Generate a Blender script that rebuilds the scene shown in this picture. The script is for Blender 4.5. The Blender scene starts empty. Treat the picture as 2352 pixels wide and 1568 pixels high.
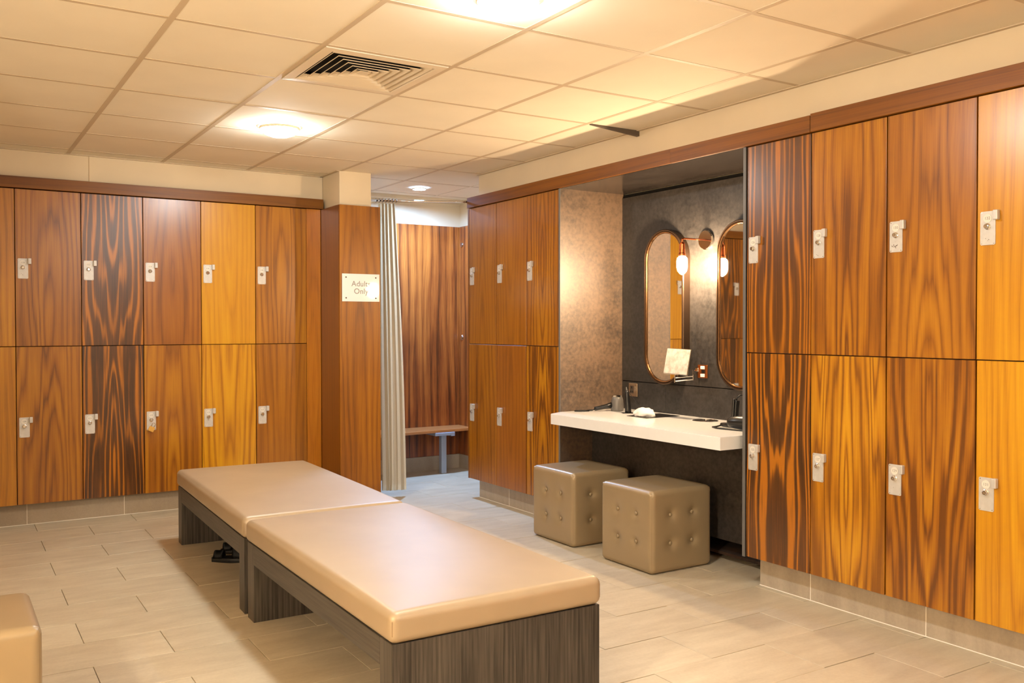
import bpy, bmesh, math, random
from mathutils import Vector, Matrix
import mathutils.noise as mnoise
random.seed(7)
PI = math.pi
S = bpy.context.scene
C = S.collection

# ------------------------------------------------------------------ camera
FPX, YAW, PITCH, ROLL, EYE = 2095.08, 0.563619, -0.0167595, -0.0010218, 1.31
cy_, sy_ = math.cos(YAW), math.sin(YAW)
cp_, sp_ = math.cos(PITCH), math.sin(PITCH)
fw = Vector((sy_*cp_, cy_*cp_, sp_)); rt0 = Vector((cy_, -sy_, 0)); up0 = rt0.cross(fw)
rt = rt0*math.cos(ROLL) + up0*math.sin(ROLL); up = -rt0*math.sin(ROLL) + up0*math.cos(ROLL)
cam_d = bpy.data.cameras.new('camera'); cam = bpy.data.objects.new('camera', cam_d); C.objects.link(cam)
cam.matrix_world = Matrix(((rt.x, up.x, -fw.x, 0), (rt.y, up.y, -fw.y, 0), (rt.z, up.z, -fw.z, EYE), (0, 0, 0, 1)))
cam_d.sensor_width = 36; cam_d.lens = FPX/2352*36; cam_d.clip_start = 0.05
S.camera = cam

# ------------------------------------------------------------------ world, exposure
S.view_settings.view_transform = 'Standard'; S.view_settings.look = 'None'
S.view_settings.gamma = 1; S.view_settings.use_curve_mapping = False
S.view_settings.exposure = 0.36
w = bpy.data.worlds.new('world'); S.world = w; w.use_nodes = True
w.node_tree.nodes['Background'].inputs[0].default_value = (1.0, .78, .55, 1)
w.node_tree.nodes['Background'].inputs[1].default_value = 0.3
LAMP = 178.0          # radiance of the warm ceiling domes
LAMP_COL = (.955, 1.0, .99)
COOL = 3400.0          # cool dome in the cubicle
COOL_COL = (.32, .55, 1.0)
VANITY = 900.0       # vanity lamp bulbs
VANITY_COL = (1.0, .72, .44)

# ------------------------------------------------------------------ helpers
def lin(c):
    return tuple(((v/255)/12.92 if v/255 <= .04045 else (((v/255)+.055)/1.055)**2.4) for v in c) + (1,)

class G:
    """small node graph helper"""
    def __init__(s, name):
        s.m = bpy.data.materials.new(name); s.m.use_nodes = True
        s.t = s.m.node_tree; s.N = s.t.nodes; s.L = s.t.links
        s.b = s.N['Principled BSDF']
    def n(s, typ, **kw):
        k = s.N.new(typ)
        for a, v in kw.items(): setattr(k, a, v)
        return k
    def set(s, sock, v):
        if hasattr(v, 'is_linked') or isinstance(v, bpy.types.NodeSocket): s.L.new(v, sock)
        else: sock.default_value = v
    def math(s, op, a, b=0.0, c=0.0, clamp=False):
        k = s.n('ShaderNodeMath', operation=op, use_clamp=clamp)
        s.set(k.inputs[0], a); s.set(k.inputs[1], b); s.set(k.inputs[2], c)
        return k.outputs[0]
    def comb(s, x, y, z):
        k = s.n('ShaderNodeCombineXYZ'); s.set(k.inputs[0], x); s.set(k.inputs[1], y); s.set(k.inputs[2], z); return k.outputs[0]
    def noise(s, vec, scale, detail=2.0, rough=.5):
        k = s.n('ShaderNodeTexNoise'); s.set(k.inputs['Vector'], vec); k.inputs['Scale'].default_value = scale
        k.inputs['Detail'].default_value = detail; k.inputs['Roughness'].default_value = rough; return k.outputs[0]
    def ramp(s, fac, stops):
        k = s.n('ShaderNodeValToRGB'); e = k.color_ramp.elements
        while len(e) < len(stops): e.new(.5)
        for i, (p, c) in enumerate(stops):
            e[i].position = p; e[i].color = c
        s.set(k.inputs[0], fac); return k.outputs[0]
    def mix(s, f, a, b, blend='MIX'):
        k = s.n('ShaderNodeMix', data_type='RGBA', blend_type=blend)
        s.set(k.inputs[0], f); s.set(k.inputs[6], a); s.set(k.inputs[7], b); return k.outputs[2]
    def p(s, **kw):
        names = dict(col='Base Color', rough='Roughness', metal='Metallic', spec='Specular IOR Level', coat='Coat Weight',
                     coatr='Coat Roughness', em='Emission Color', es='Emission Strength', sheen='Sheen Weight', trans='Transmission Weight', ior='IOR')
        for a, v in kw.items(): s.set(s.b.inputs[names[a]], v)
    def bump(s, h, strength=.2, dist=.002):
        k = s.n('ShaderNodeBump'); k.inputs['Strength'].default_value = strength; k.inputs['Distance'].default_value = dist
        s.set(k.inputs['Height'], h); s.L.new(k.outputs[0], s.b.inputs['Normal'])
    def obj(s):
        k = s.n('ShaderNodeTexCoord').outputs['Object']
        x = s.n('ShaderNodeSeparateXYZ'); s.L.new(k, x.inputs[0]); return k, x.outputs[0], x.outputs[1], x.outputs[2]

def plain(name, rgb, rough=.5, metal=0, spec=.5, coat=0, noise=0, nscale=60, bump=0):
    g = G(name); g.p(rough=rough, metal=metal, spec=spec, coat=coat)
    if noise:
        c, x, y, z = g.obj(); f = g.noise(c, nscale, 3)
        a = lin(rgb); lo = tuple(v*(1-noise) for v in a[:3])+(1,); hi = tuple(min(1, v*(1+noise)) for v in a[:3])+(1,)
        g.p(col=g.ramp(f, [(.3, lo), (.7, hi)]))
        if bump: g.bump(f, bump)
    else:
        g.p(col=lin(rgb))
        if bump:
            c, x, y, z = g.obj(); g.bump(g.noise(c, nscale, 3), bump)
    return g.m

def wood(name, dark, mid, light, seed, figure=1.0, contrast=1.0, mirror=True, axis='z', freq=10.0, rough=.30, arch=1.0, coat=.55, thin=.5):
    """veneer with a bookmatched cathedral figure: x across, z along the grain (object space)"""
    g = G(name); c, x, y, z = g.obj()
    if axis == 'x': x, z = z, x
    if axis == 'y': x, z = z, y
    if axis == 'face_y': x = y
    u = g.math('ABSOLUTE', x) if mirror else x
    s = float(seed)*3.71
    # slow warp of the grain, stretched along z
    rnd = random.Random(seed)
    z0 = rnd.uniform(-.3, 1.3); kz = rnd.uniform(.055, .10)*arch
    zz = g.math('MULTIPLY', g.math('SUBTRACT', z, z0), kz)
    w1 = g.noise(g.comb(g.math('MULTIPLY', u, 4.5), s, g.math('MULTIPLY', z, .62)), 1.0, 1.5)
    w2 = g.noise(g.comb(g.math('MULTIPLY', u, 20.0), s+5, g.math('MULTIPLY', z, .8)), 1.0, 1.5)
    r = g.math('MULTIPLY', g.math('SQRT', g.math('ADD', g.math('MULTIPLY', u, u), g.math('MULTIPLY', zz, zz))), freq*2.5)
    r = g.math('ADD', r, g.math('MULTIPLY', w1, 6.0*figure*arch))
    r = g.math('ADD', r, g.math('MULTIPLY', w2, 1.9*figure))
    mask = g.noise(g.comb(g.math('MULTIPLY', u, 9.0), s+31, g.math('MULTIPLY', z, 1.1)), 1.0, 2)
    band = g.math('MULTIPLY_ADD', g.math('SINE', g.math('MULTIPLY', r, 6.283)), .5, .5)
    band2 = g.math('POWER', band, thin)
    broad = g.noise(g.comb(g.math('MULTIPLY', u, 7.5), s+9, g.math('MULTIPLY', z, .55)), 1.0, 2)
    # fibres
    f1 = g.noise(g.comb(g.math('MULTIPLY', g.math('ADD', x, g.math('MULTIPLY', w1, .12)), 210.0), s, g.math('MULTIPLY', z, 2.6)), 1.0, 3, .6)
    f2 = g.noise(g.comb(g.math('MULTIPLY', x, 640.0), s+2, g.math('MULTIPLY', z, 9.0)), 1.0, 2)
    blot = g.noise(g.comb(g.math('MULTIPLY', u, 5.0), s+20, g.math('MULTIPLY', z, 3.0)), 1.0, 3)
    t = g.math('MULTIPLY', g.math('MULTIPLY', band2, mask), .80*figure)
    t = g.math('ADD', t, g.math('MULTIPLY', broad, .62))
    t = g.math('ADD', t, g.math('MULTIPLY', f1, .62))
    t = g.math('ADD', t, g.math('MULTIPLY', f2, .24))
    t = g.math('ADD', t, g.math('MULTIPLY', blot, .22))
    mean = (.30 if thin < 1 else .11)*figure+.31+.31+.12+.11
    t = g.math('MULTIPLY_ADD', g.math('SUBTRACT', t, mean), 1.5*contrast, .5, clamp=True)
    col = g.ramp(t, [(.0, lin(dark)), (.42, lin(mid)), (1.0, lin(light))])
    g.p(col=col, rough=rough, spec=.45, coat=coat, coatr=.28)
    rr = g.math('MULTIPLY_ADD', f1, .10, rough-.05); g.p(rough=rr)
    g.bump(f1, .05, .001)
    return g.m

def link(o, parent=None):
    C.objects.link(o)
    if parent is not None: o.parent = parent
    return o

def new_obj(name, bm, mats, parent=None, loc=None, rz=0.0, smooth=False):
    me = bpy.data.meshes.new(name); bm.normal_update(); bm.to_mesh(me); bm.free()
    for m in (mats if isinstance(mats, (list, tuple)) else [mats]): me.materials.append(m)
    if smooth:
        for p in me.polygons: p.use_smooth = True
    o = bpy.data.objects.new(name, me)
    if loc is not None: o.location = loc
    if rz: o.rotation_euler = (0, 0, rz)
    return link(o, parent)

def again(name, mesh, parent=None, loc=None, rz=0.0):
    o = bpy.data.objects.new(name, mesh)
    if loc is not None: o.location = loc
    if rz: o.rotation_euler = (0, 0, rz)
    return link(o, parent)

def thing(name, label, cat, loc=(0, 0, 0), rz=0.0, group=None):
    o = bpy.data.objects.new(name, None); o.location = loc; o.rotation_euler = (0, 0, rz); o.empty_display_size = .1
    link(o); tag(o, label, cat, group); return o

def tag(o, label, cat, group=None):
    o['label'] = label; o['category'] = cat
    if group: o['group'] = group
    return o

def struct(o, label=None):
    o['kind'] = 'structure'
    if label: o['label'] = label
    return o

def box(bm, x0, x1, y0, y1, z0, z1, bevel=0.0, seg=1, mat=0):
    vs = [bm.verts.new((x, y, z)) for x in (x0, x1) for y in (y0, y1) for z in (z0, z1)]
    fs = []
    for q in ((0, 1, 3, 2), (4, 6, 7, 5), (0, 4, 5, 1), (2, 3, 7, 6), (0, 2, 6, 4), (1, 5, 7, 3)):
        f = bm.faces.new([vs[i] for i in q]); f.material_index = mat; fs.append(f)
    if bevel:
        es = list({e for f in fs for e in f.edges})
        bmesh.ops.bevel(bm, geom=es, offset=bevel, segments=seg, profile=.5, affect='EDGES', clamp_overlap=True)
    return bm

def bx(x0, x1, y0, y1, z0, z1, bevel=0.0, seg=1):
    return box(bmesh.new(), x0, x1, y0, y1, z0, z1, bevel, seg)

def tube(bm, pts, r, n=10, caps=True, radii=None):
    pts = [Vector(p) for p in pts]; rings = []
    prev = None
    for i, p in enumerate(pts):
        d = (pts[min(i+1, len(pts)-1)] - pts[max(i-1, 0)]).normalized()
        if prev is None:
            a = Vector((0, 0, 1)) if abs(d.z) < .9 else Vector((1, 0, 0))
            u = d.cross(a).normalized()
        else:
            u = (prev - d*prev.dot(d)).normalized()
        prev = u; v = d.cross(u); rr = radii[i] if radii else r
        rings.append([bm.verts.new(p + (u*math.cos(2*PI*k/n) + v*math.sin(2*PI*k/n))*rr) for k in range(n)])
    for a, b in zip(rings, rings[1:]):
        for k in range(n): bm.faces.new((a[k], a[(k+1) % n], b[(k+1) % n], b[k]))
    if caps:
        bm.faces.new(rings[0][::-1]); bm.faces.new(rings[-1])
    bmesh.ops.recalc_face_normals(bm, faces=bm.faces[:])
    return bm

def lathe(bm, prof, n=32, M=None):
    """prof: list of (r, z); M: matrix"""
    rings = []
    for r, z in prof:
        if r < 1e-6: rings.append([bm.verts.new((0, 0, z))])
        else: rings.append([bm.verts.new((r*math.cos(2*PI*k/n), r*math.sin(2*PI*k/n), z)) for k in range(n)])
    for a, b in zip(rings, rings[1:]):
        for k in range(n):
            q = [a[k % len(a)], a[(k+1) % len(a)], b[(k+1) % len(b)], b[k % len(b)]]
            q = list(dict.fromkeys(q))
            if len(q) > 2: bm.faces.new(q)
    bmesh.ops.recalc_face_normals(bm, faces=bm.faces[:])
    if M is not None: bmesh.ops.transform(bm, matrix=M, verts=bm.verts[:])
    return bm

def text_mesh(txt, size, mat, spacing=1.0):
    cu = bpy.data.curves.new('t', 'FONT'); cu.body = txt; cu.size = size; cu.align_x = 'CENTER'; cu.align_y = 'CENTER'
    cu.space_line = .95; cu.space_character = spacing; cu.resolution_u = 3
    o = bpy.data.objects.new('t', cu); C.objects.link(o)
    bpy.context.view_layer.update()
    dg = bpy.context.evaluated_depsgraph_get()
    me = bpy.data.meshes.new_from_object(o.evaluated_get(dg))
    bpy.data.objects.remove(o); bpy.data.curves.remove(cu)
    me.transform(Matrix.Rotation(PI/2, 4, 'X'))        # stand up in the xz plane, facing -y
    me.materials.clear(); me.materials.append(mat)
    return me

# ------------------------------------------------------------------ materials
plaster = plain('plaster', (222, 204, 172), .75, noise=.04, nscale=2.5)
ceil_tile_m = plain('ceiling_tile_white', (240, 229, 207), .85, noise=.025, nscale=3)
tee_m = plain('tee_bar_paint', (205, 186, 158), .55)
tee_dark = plain('tee_bar_dark', (92, 80, 68), .6)  # grey-brown, darker than the other tee bars
vent_m = plain('vent_paint', (228, 212, 186), .5)
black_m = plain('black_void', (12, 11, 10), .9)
edge_dark = plain('carcass_dark', (60, 32, 14), .6)
steel = plain('satin_steel', (206, 202, 196), .38, metal=.25, noise=.06, nscale=40)
chrome = plain('chrome', (215, 210, 205), .12, metal=1)
chrome_d = plain('chrome_dark', (96, 88, 78), .25, metal=1)
disc_m = plain('number_disc', (226, 220, 208), .35)
ink = plain('grey_ink', (136, 128, 120), .6)
brass = plain('brass', (232, 184, 96), .35, metal=.6)
copper = plain('copper', (200, 112, 66), .22, metal=1)
bronze = plain('bronze_frame', (84, 66, 52), .33, metal=.8)
gold_lip = plain('polished_bronze_lip', (190, 150, 110), .18, metal=1)
glass_mirror = plain('mirror_silver', (235, 228, 220), .02, metal=1)
white_solid = plain('solid_surface_white', (238, 237, 234), .22, coat=.2, noise=.012, nscale=30)
acrylic = plain('white_acrylic', (240, 238, 234), .05)
nickel = plain('brushed_nickel', (170, 150, 128), .3, metal=.9)
black_pl = plain('black_plastic', (16, 15, 15), .32)
grey_pl = plain('grey_plastic', (92, 88, 84), .35)
tissue_m = plain('tissue_white', (240, 232, 222), .85, bump=.1, nscale=40)
rubber = plain('black_rubber', (14, 14, 15), .55, noise=.2, nscale=50)
cream = plain('cream_patch', (210, 190, 165), .6)
cloth = plain('curtain_cloth', (236, 222, 196), .85, noise=.05, nscale=300, bump=.15)
sealant = plain('white_sealant', (244, 236, 222), .5)
alu = plain('aluminium_post', (168, 176, 190), .35, metal=.3)
edge_grey = plain('grey_edging', (104, 102, 100), .4)

def slate_mat(name, base=(46, 43, 41), rough=.45, spec=.5, coat=0.0):
    g = G(name); c, x, y, z = g.obj()
    n1 = g.noise(c, 5, 5, .6); n2 = g.noise(c, 45, 4, .65); n3 = g.noise(c, 1.3, 2)
    t = g.math('ADD', g.math('MULTIPLY', n1, .32), g.math('ADD', g.math('MULTIPLY', n2, .5), g.math('MULTIPLY', n3, .18)))
    lo = lin([v*.72 for v in base]); hi = lin([v*1.3 for v in base])
    g.p(col=g.ramp(t, [(.38, lo), (.60, hi)]), rough=g.math('MULTIPLY_ADD', n2, .16, rough-.08), spec=spec, coat=coat, coatr=.4)
    g.bump(g.math('ADD', g.noise(c, 22, 5, .65), g.math('MULTIPLY', n2, .5)), .28, .002)
    return g.m
slate = slate_mat('slate_laminate')
slate_brown = slate_mat('slate_laminate_brown', (84, 66, 50), .46, 1.0, .5)
slate_low = slate_mat('slate_laminate_plain', (54, 49, 45), .45)

def stone_mat(name, a, b, seed=0, axis='x', rough=.55):
    """one stone, but Object Info Random shifts shade and pattern per tile"""
    g = G(name); c, x, y, z = g.obj(); oi = g.n('ShaderNodeObjectInfo')
    off = g.math('MULTIPLY', oi.outputs['Random'], 37.0)
    v = g.comb(g.math('ADD', x, off), y, g.math('ADD', z, off))
    streak = g.noise(g.comb(g.math('MULTIPLY', g.math('ADD', x, off), 2.2), g.math('MULTIPLY', y, 9.0), z), 1.6, 4, .6)
    fine = g.noise(v, 70, 4, .7); big = g.noise(v, 3.2, 3)
    t = g.math('ADD', g.math('MULTIPLY', streak, .5), g.math('ADD', g.math('MULTIPLY', fine, .28), g.math('MULTIPLY', big, .22)))
    col = g.ramp(t, [(.36, lin(b)), (.62, lin(a))])
    k = g.math('MULTIPLY_ADD', oi.outputs['Random'], .07, .955)
    hsv = g.n('ShaderNodeHueSaturation'); g.set(hsv.inputs['Value'], k); g.set(hsv.inputs['Color'], col)
    g.p(col=hsv.outputs[0], rough=g.math('MULTIPLY_ADD', fine, .18, rough-.09), spec=.4)
    g.bump(fine, .10, .0015)
    return g.m
floor_m = stone_mat('floor_stone', (206, 192, 166), (184, 168, 142), rough=.42)
plinth_m = stone_mat('plinth_stone', (186, 172, 152), (164, 150, 132), rough=.5)
grout = plain('grout', (128, 112, 92), .9)
carpet_m = plain('dark_mat', (60, 40, 26), .95, noise=.6, nscale=9)

def leather_mat(name, a, rough=.44):
    g = G(name); c, x, y, z = g.obj()
    n1 = g.noise(c, 420, 3, .6); n2 = g.noise(c, 6, 2)
    lo = lin([v*.98 for v in a]); hi = lin([min(255, v*1.015) for v in a])
    g.p(col=g.ramp(n2, [(.3, lo), (.7, hi)]), rough=rough, spec=.55, metal=.18, coat=.12, coatr=.45)
    g.bump(n1, .10, .0008)
    return g.m
leather = leather_mat('bench_leather', (177, 156, 127))
leather_st = leather_mat('stool_leather', (158, 137, 104), .36)

def ash_mat(name, a, b, axis='z'):
    g = G(name); c, x, y, z = g.obj()
    if axis == 'z': vv = g.comb(g.math('MULTIPLY', x, 110), g.math('MULTIPLY', y, 110), g.math('MULTIPLY', z, 3.0)); vb = g.comb(g.math('MULTIPLY', x, 9), g.math('MULTIPLY', y, 9), g.math('MULTIPLY', z, 1.2))
    else: vv = g.comb(g.math('MULTIPLY', x, 110), g.math('MULTIPLY', y, 3), g.math('MULTIPLY', z, 110)); vb = g.comb(g.math('MULTIPLY', x, 9), g.math('MULTIPLY', y, 2), g.math('MULTIPLY', z, 14))
    f = g.noise(vv, 1, 3, .6); bb = g.noise(vb, 1, 2)
    t = g.math('ADD', g.math('MULTIPLY', f, .65), g.math('MULTIPLY', bb, .35))
    g.p(col=g.ramp(t, [(.36, lin(b)), (.66, lin(a))]), rough=.42, spec=.4)
    g.bump(f, .3, .001)
    return g.m
ash = ash_mat('dark_stained_ash', (92, 85, 77), (38, 34, 31))
ash_rail = ash_mat('dark_stained_ash_rail', (88, 82, 74), (58, 53, 47), axis='y')

def emit(name, col, st):
    g = G(name); g.p(col=(0.8, 0.8, 0.8, 1), em=tuple(col)+(1,), es=st); return g.m
dome_m = emit('lit_opal_dome', LAMP_COL, LAMP)
cool_m = emit('lit_opal_dome_cool', COOL_COL, COOL)
bulb_m = emit('lit_bulb', VANITY_COL, VANITY)

# woods: dark streak, body, light
W_hdr = wood('walnut_header', (80, 44, 5), (116, 68, 7), (142, 90, 14), 91, .4, .8, False, axis='x', freq=9, rough=.45, coat=0)
W_hdr_y = wood('walnut_header_side', (80, 44, 5), (118, 68, 7), (144, 90, 14), 92, .4, .8, False, axis='x', freq=9, rough=.45, coat=0)
W_fill = wood('walnut_filler', (140, 80, 12), (180, 108, 18), (206, 136, 34), 33, .35, .8, False, freq=14)
W_pil = wood('walnut_pillar', (98, 54, 6), (140, 83, 9), (174, 112, 18), 41, .6, .9, False, freq=9, rough=.42, coat=0)
W_pil2 = wood('walnut_pillar_side', (92, 50, 9), (122, 70, 13), (146, 90, 20), 44, .4, .8, False, axis='face_y', freq=9)
W_room = wood('walnut_cubicle', (60, 28, 10), (140, 71, 26), (196, 116, 46), 57, .5, 1.3, False, freq=5, arch=.35)
W_seat = wood('walnut_seat', (152, 92, 46), (190, 124, 68), (212, 150, 90), 61, .3, .7, False, axis='x', freq=12)

# ------------------------------------------------------------------ shell
CEIL = 2.465
XW, YW = 3.535, 6.775            # plaster bulkheads above the lockers
XD, YD = 3.45, 6.70              # locker door planes
NY0, NY1 = 3.265, 4.873          # niche
NX = 3.97                        # niche back wall

# floor: slab + tiles
fl = struct(new_obj('floor', bx(-1.6, 4.6, -3.0, 7.9, -.12, -.010), grout), 'floor of pale beige rectangular stone tiles in running bond')
P_Y, P_X = .3035, .597
tile_me = bpy.data.meshes.new('tile'); tb = bx(-P_X/2+.0012, P_X/2-.0012, -P_Y/2+.0012, P_Y/2-.0012, -.010, 0.0, .0012)
tb.to_mesh(tile_me); tb.free(); tile_me.materials.append(floor_m)
def visible(x, y, z, mx):
    d = Vector((x, y, z-EYE)); f = d.dot(fw)
    if f < .25: return False
    return abs(d.dot(rt)/f) < .5614+mx and abs(d.dot(up)/f) < .3742+mx
SH = .0135
rest = bmesh.new(); nt = 0; y_i = -17
for r in range(-17, 20):
    yc = 1.995+.1517+P_Y*r                       # row centre
    isA = (r % 2 == 0)
    x_base = (.205 if isA else -.095) + SH*(yc-3.8)
    for k in range(-4, 9):
        xc = x_base + P_X*(k+.5)
        if xc > 4.5 or xc < -1.5 or yc > 7.8 or yc < -2.9: continue
        if xc > 3.85 and yc < 6.2: continue
        vis = any(visible(xc+a, yc+b, 0, .10) for a in (-.3, 0, .3) for b in (-.15, 0, .15)) and not (yc > 7.05 and xc < 2.3)
        dz = random.uniform(-.0004, .0004)
        if vis and nt < 295:
            o = again('tile', tile_me, fl, (xc, yc, dz)); o.rotation_euler = (0, 0, -SH*.6); nt += 1
        else:
            box(rest, xc-P_X/2+.0012, xc+P_X/2-.0012, yc-P_Y/2+.0012, yc+P_Y/2-.0012, -.010, 0)
ro = new_obj('outer_tiles', rest, floor_m, fl); ro['kind'] = 'stuff'

# ceiling: hidden slab, tiles, tee bars
ce = struct(new_obj('ceiling', bx(-1.6, 4.6, -3.0, 7.9, CEIL+.05, CEIL+.15), plaster), 'suspended ceiling of large square white tiles in a beige grid')
GX, GY, GP = .1597, 3.5906, .6
ctile_me = bpy.data.meshes.new('ceiling_tile'); tb = bx(-.296, .296, -.296, .296, 0, .016, .002); tb.to_mesh(ctile_me); tb.free(); ctile_me.materials.append(ceil_tile_m)
crest = bmesh.new()
for i in range(-3, 8):
    for j in range(-11, 8):
        x0, x1 = GX+GP*i, GX+GP*(i+1); y0, y1 = GY+GP*j, GY+GP*(j+1)
        if (i, j) == (2, 0): continue                # the air vent takes this cell
        xc, yc = (x0+x1)/2, (y0+y1)/2
        if y0 < -3 or y1 > 8.2: continue
        vis = any(visible(xc+a, yc+b, CEIL, .12) for a in (-.3, 0, .3) for b in (-.3, 0, .3))
        if vis and x0 < XW and not (y0 > 7.2) and not (y0 > 6.7 and x1 < 2.5):
            xx1 = min(x1, XW) if yc < 6.06 and x1 > XW else x1
            yy1 = min(y1, YW) if xc < 2.5 else y1
            if yy1-y0 < .05 or xx1-x0 < .05: continue
            if xx1 == x1 and yy1 == y1:
                again('ceiling_tile', ctile_me, ce, (xc, yc, CEIL+.001+random.uniform(0, .0006)))
            else:
                new_obj('ceiling_tile', bx(x0+.004, xx1-.002, y0+.004, yy1-.002, CEIL+.001, CEIL+.017, .001), ceil_tile_m, ce)
        else:
            if x0 > XW-.01 and yc < 6.0: continue
            box(crest, x0+.004, x1-.004, y0+.004, min(y1, 7.85)-.004, CEIL+.001, CEIL+.017)
co = new_obj('outer_ceiling_tiles', crest, ceil_tile_m, ce); co['kind'] = 'stuff'
for i in range(-3, 8):
    x = GX+GP*i
    if x < XW:
        o = new_obj('tee_bar', bx(-.012, .012, -3.0, (YW if x < 2.4 else 7.3), CEIL-.0005, CEIL+.03), tee_m, ce, (x, 0, 0))
for j in range(-11, 7):
    y = GY+GP*j
    for i in range(-3, 7):
        x0, x1 = GX+GP*i+.0125, GX+GP*(i+1)-.0125
        if y > 6.7 and x1 < 2.6: continue
        if y < 6.1 and x1 > XW: x1 = XW
        if x1-x0 < .05 or y > 7.3: continue
        if j == 1 and i == 5:                         # this one hangs loose at the wall end
            bm = bx(0, .36, -.012, .012, -.002, .034)
            o = new_obj('sagging_tee_bar', bm, tee_dark, ce, (x0+.01, y, CEIL)); o.rotation_euler = (PI*.0, math.atan(.030/.36), 0)
            o['label'] = 'dark loose tee bar sagging from the ceiling edge'
            continue
        new_obj('cross_tee', bx(x0, x1, y-.011, y+.011, CEIL-.0003, CEIL+.03), tee_m, ce)
# perimeter angles
new_obj('edge_angle', bx(XW-.022, XW, -3.0, 6.066, CEIL-.003, CEIL+.001), tee_m, ce)
new_obj('edge_angle', bx(-.45, 2.545, YW-.022, YW, CEIL-.003, CEIL+.001), tee_m, ce)
new_obj('edge_angle', bx(2.52, 2.545, 6.42, YW, CEIL-.003, CEIL+.001), tee_m, ce)

# walls
bm = bx(XW, 4.1, -3.0, 6.066, 2.27, CEIL+.05); box(bm, 4.0, 4.1, -3.0, 6.02, 0, 2.27)
struct(new_obj('wall_right', bm, plaster), 'cream plaster wall above the right-hand lockers')
bm = bx(-.45, 2.545, YW, 7.3, 2.27, CEIL+.05); box(bm, -.45, 2.5, 7.2, 7.3, 0, 2.27)
struct(new_obj('wall_back', bm, plaster), 'cream plaster wall above the back lockers')
# faint upright joints of the plaster boards
joint_m = plain('joint_line', (188, 160, 122), .8)
jb = bmesh.new(); box(jb, .888, .892, YW-.0015, YW+.001, 2.285, CEIL-.003)
struct(new_obj('trim_1', jb, joint_m), 'faint upright joint in the plaster above the back lockers')
# left side (outside the frame): wall with another lamp-lit vanity recess
bm = bx(-.55, -.45, 2.5, 7.3, 0, CEIL+.05); box(bm, -1.2, -1.1, -3, 2.5, 0, CEIL+.05); box(bm, -1.1, -.45, -3, .1, 0, CEIL+.05)
box(bm, -1.1, -.45, .1, 2.5, 2.2, CEIL+.05); box(bm, -1.1, -.55, 2.5, 2.6, 0, CEIL+.05)
struct(new_obj('wall_left', bm, plaster))
struct(new_obj('wall_front', bx(-.45, 4.1, -3.1, -3.0, 0, CEIL+.05), plaster))
# pillar at the end of the back lockers
bm = bx(2.548, 2.80, 6.43, 7.3, 2.15, CEIL+.05); box(bm, 2.56, 2.78, 6.36, 7.3, .3, 2.15)
struct(new_obj('wall_pillar', bm, plaster), 'cream plaster pillar above the wood cladding, with the sign')
pc = thing('pillar_cladding', 'walnut veneered boxing round the pillar that carries the adults only sign', 'cladding', (2.503, 6.32, 0))
new_obj('front_panel', bx(-.161, .161, 0, .018, .0, 2.19, .001), W_pil, pc, (.1615, 0, .012))
new_obj('side_panel', bx(0, .018, -.4, .4, .0, 2.19), W_pil2, pc, (0, .40+.0185, .012))
new_obj('side_panel', bx(-.018, 0, -.4, .4, .0, 2.19), W_pil2, pc, (.323, .40+.0185, .012))
bm = bmesh.new(); tube(bm, [(.2935, .008, .2), (.2955, .008, .5)], .004, 6)
bm.free()

# cubicle beyond the pillar
struct(new_obj('wall_cubicle_back', bx(2.3, 4.3, 7.43, 7.53, 0, CEIL+.05), plaster), 'bluish white wall strip above the cubicle panelling')
struct(new_obj('wall_cubicle_right', bx(4.125, 4.25, 6.0, 7.43, 0, CEIL+.05), plaster), 'short side wall of the cubicle above its panelling')
struct(new_obj('wall_cubicle_end', bx(XD+.25, 4.125, 6.066, 6.12, 0, CEIL+.05), plaster))
new_w = new_obj('trim_2', bx(-.75, .75, 0, .022, .128, 2.225, 0), W_room, None, (3.36, 7.408, 0)); struct(new_w, 'banded walnut panelling on the cubicle back wall')
new_w = new_obj('trim_3', bx(-.64, .64, 0, .012, .128, 2.225, 0), W_room, None, (4.113, 6.76, 0), PI/2); struct(new_w, 'walnut panel on the cubicle side wall')
struct(new_obj('baseboard_cubicle', bx(2.6, 4.11, 7.40, 7.43, 0, .127), plinth_m), 'stone skirting at the foot of the cubicle back wall')
struct(new_obj('baseboard_cubicle_side', bx(4.095, 4.125, 6.2, 7.40, 0, .127), plinth_m), 'stone skirting at the foot of the cubicle side wall')
struct(new_obj('trim_4', bx(2.6, 4.12, 7.33, 7.43, 2.435, 2.468), plaster), 'shallow plaster margin between cubicle wall and ceiling')

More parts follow.
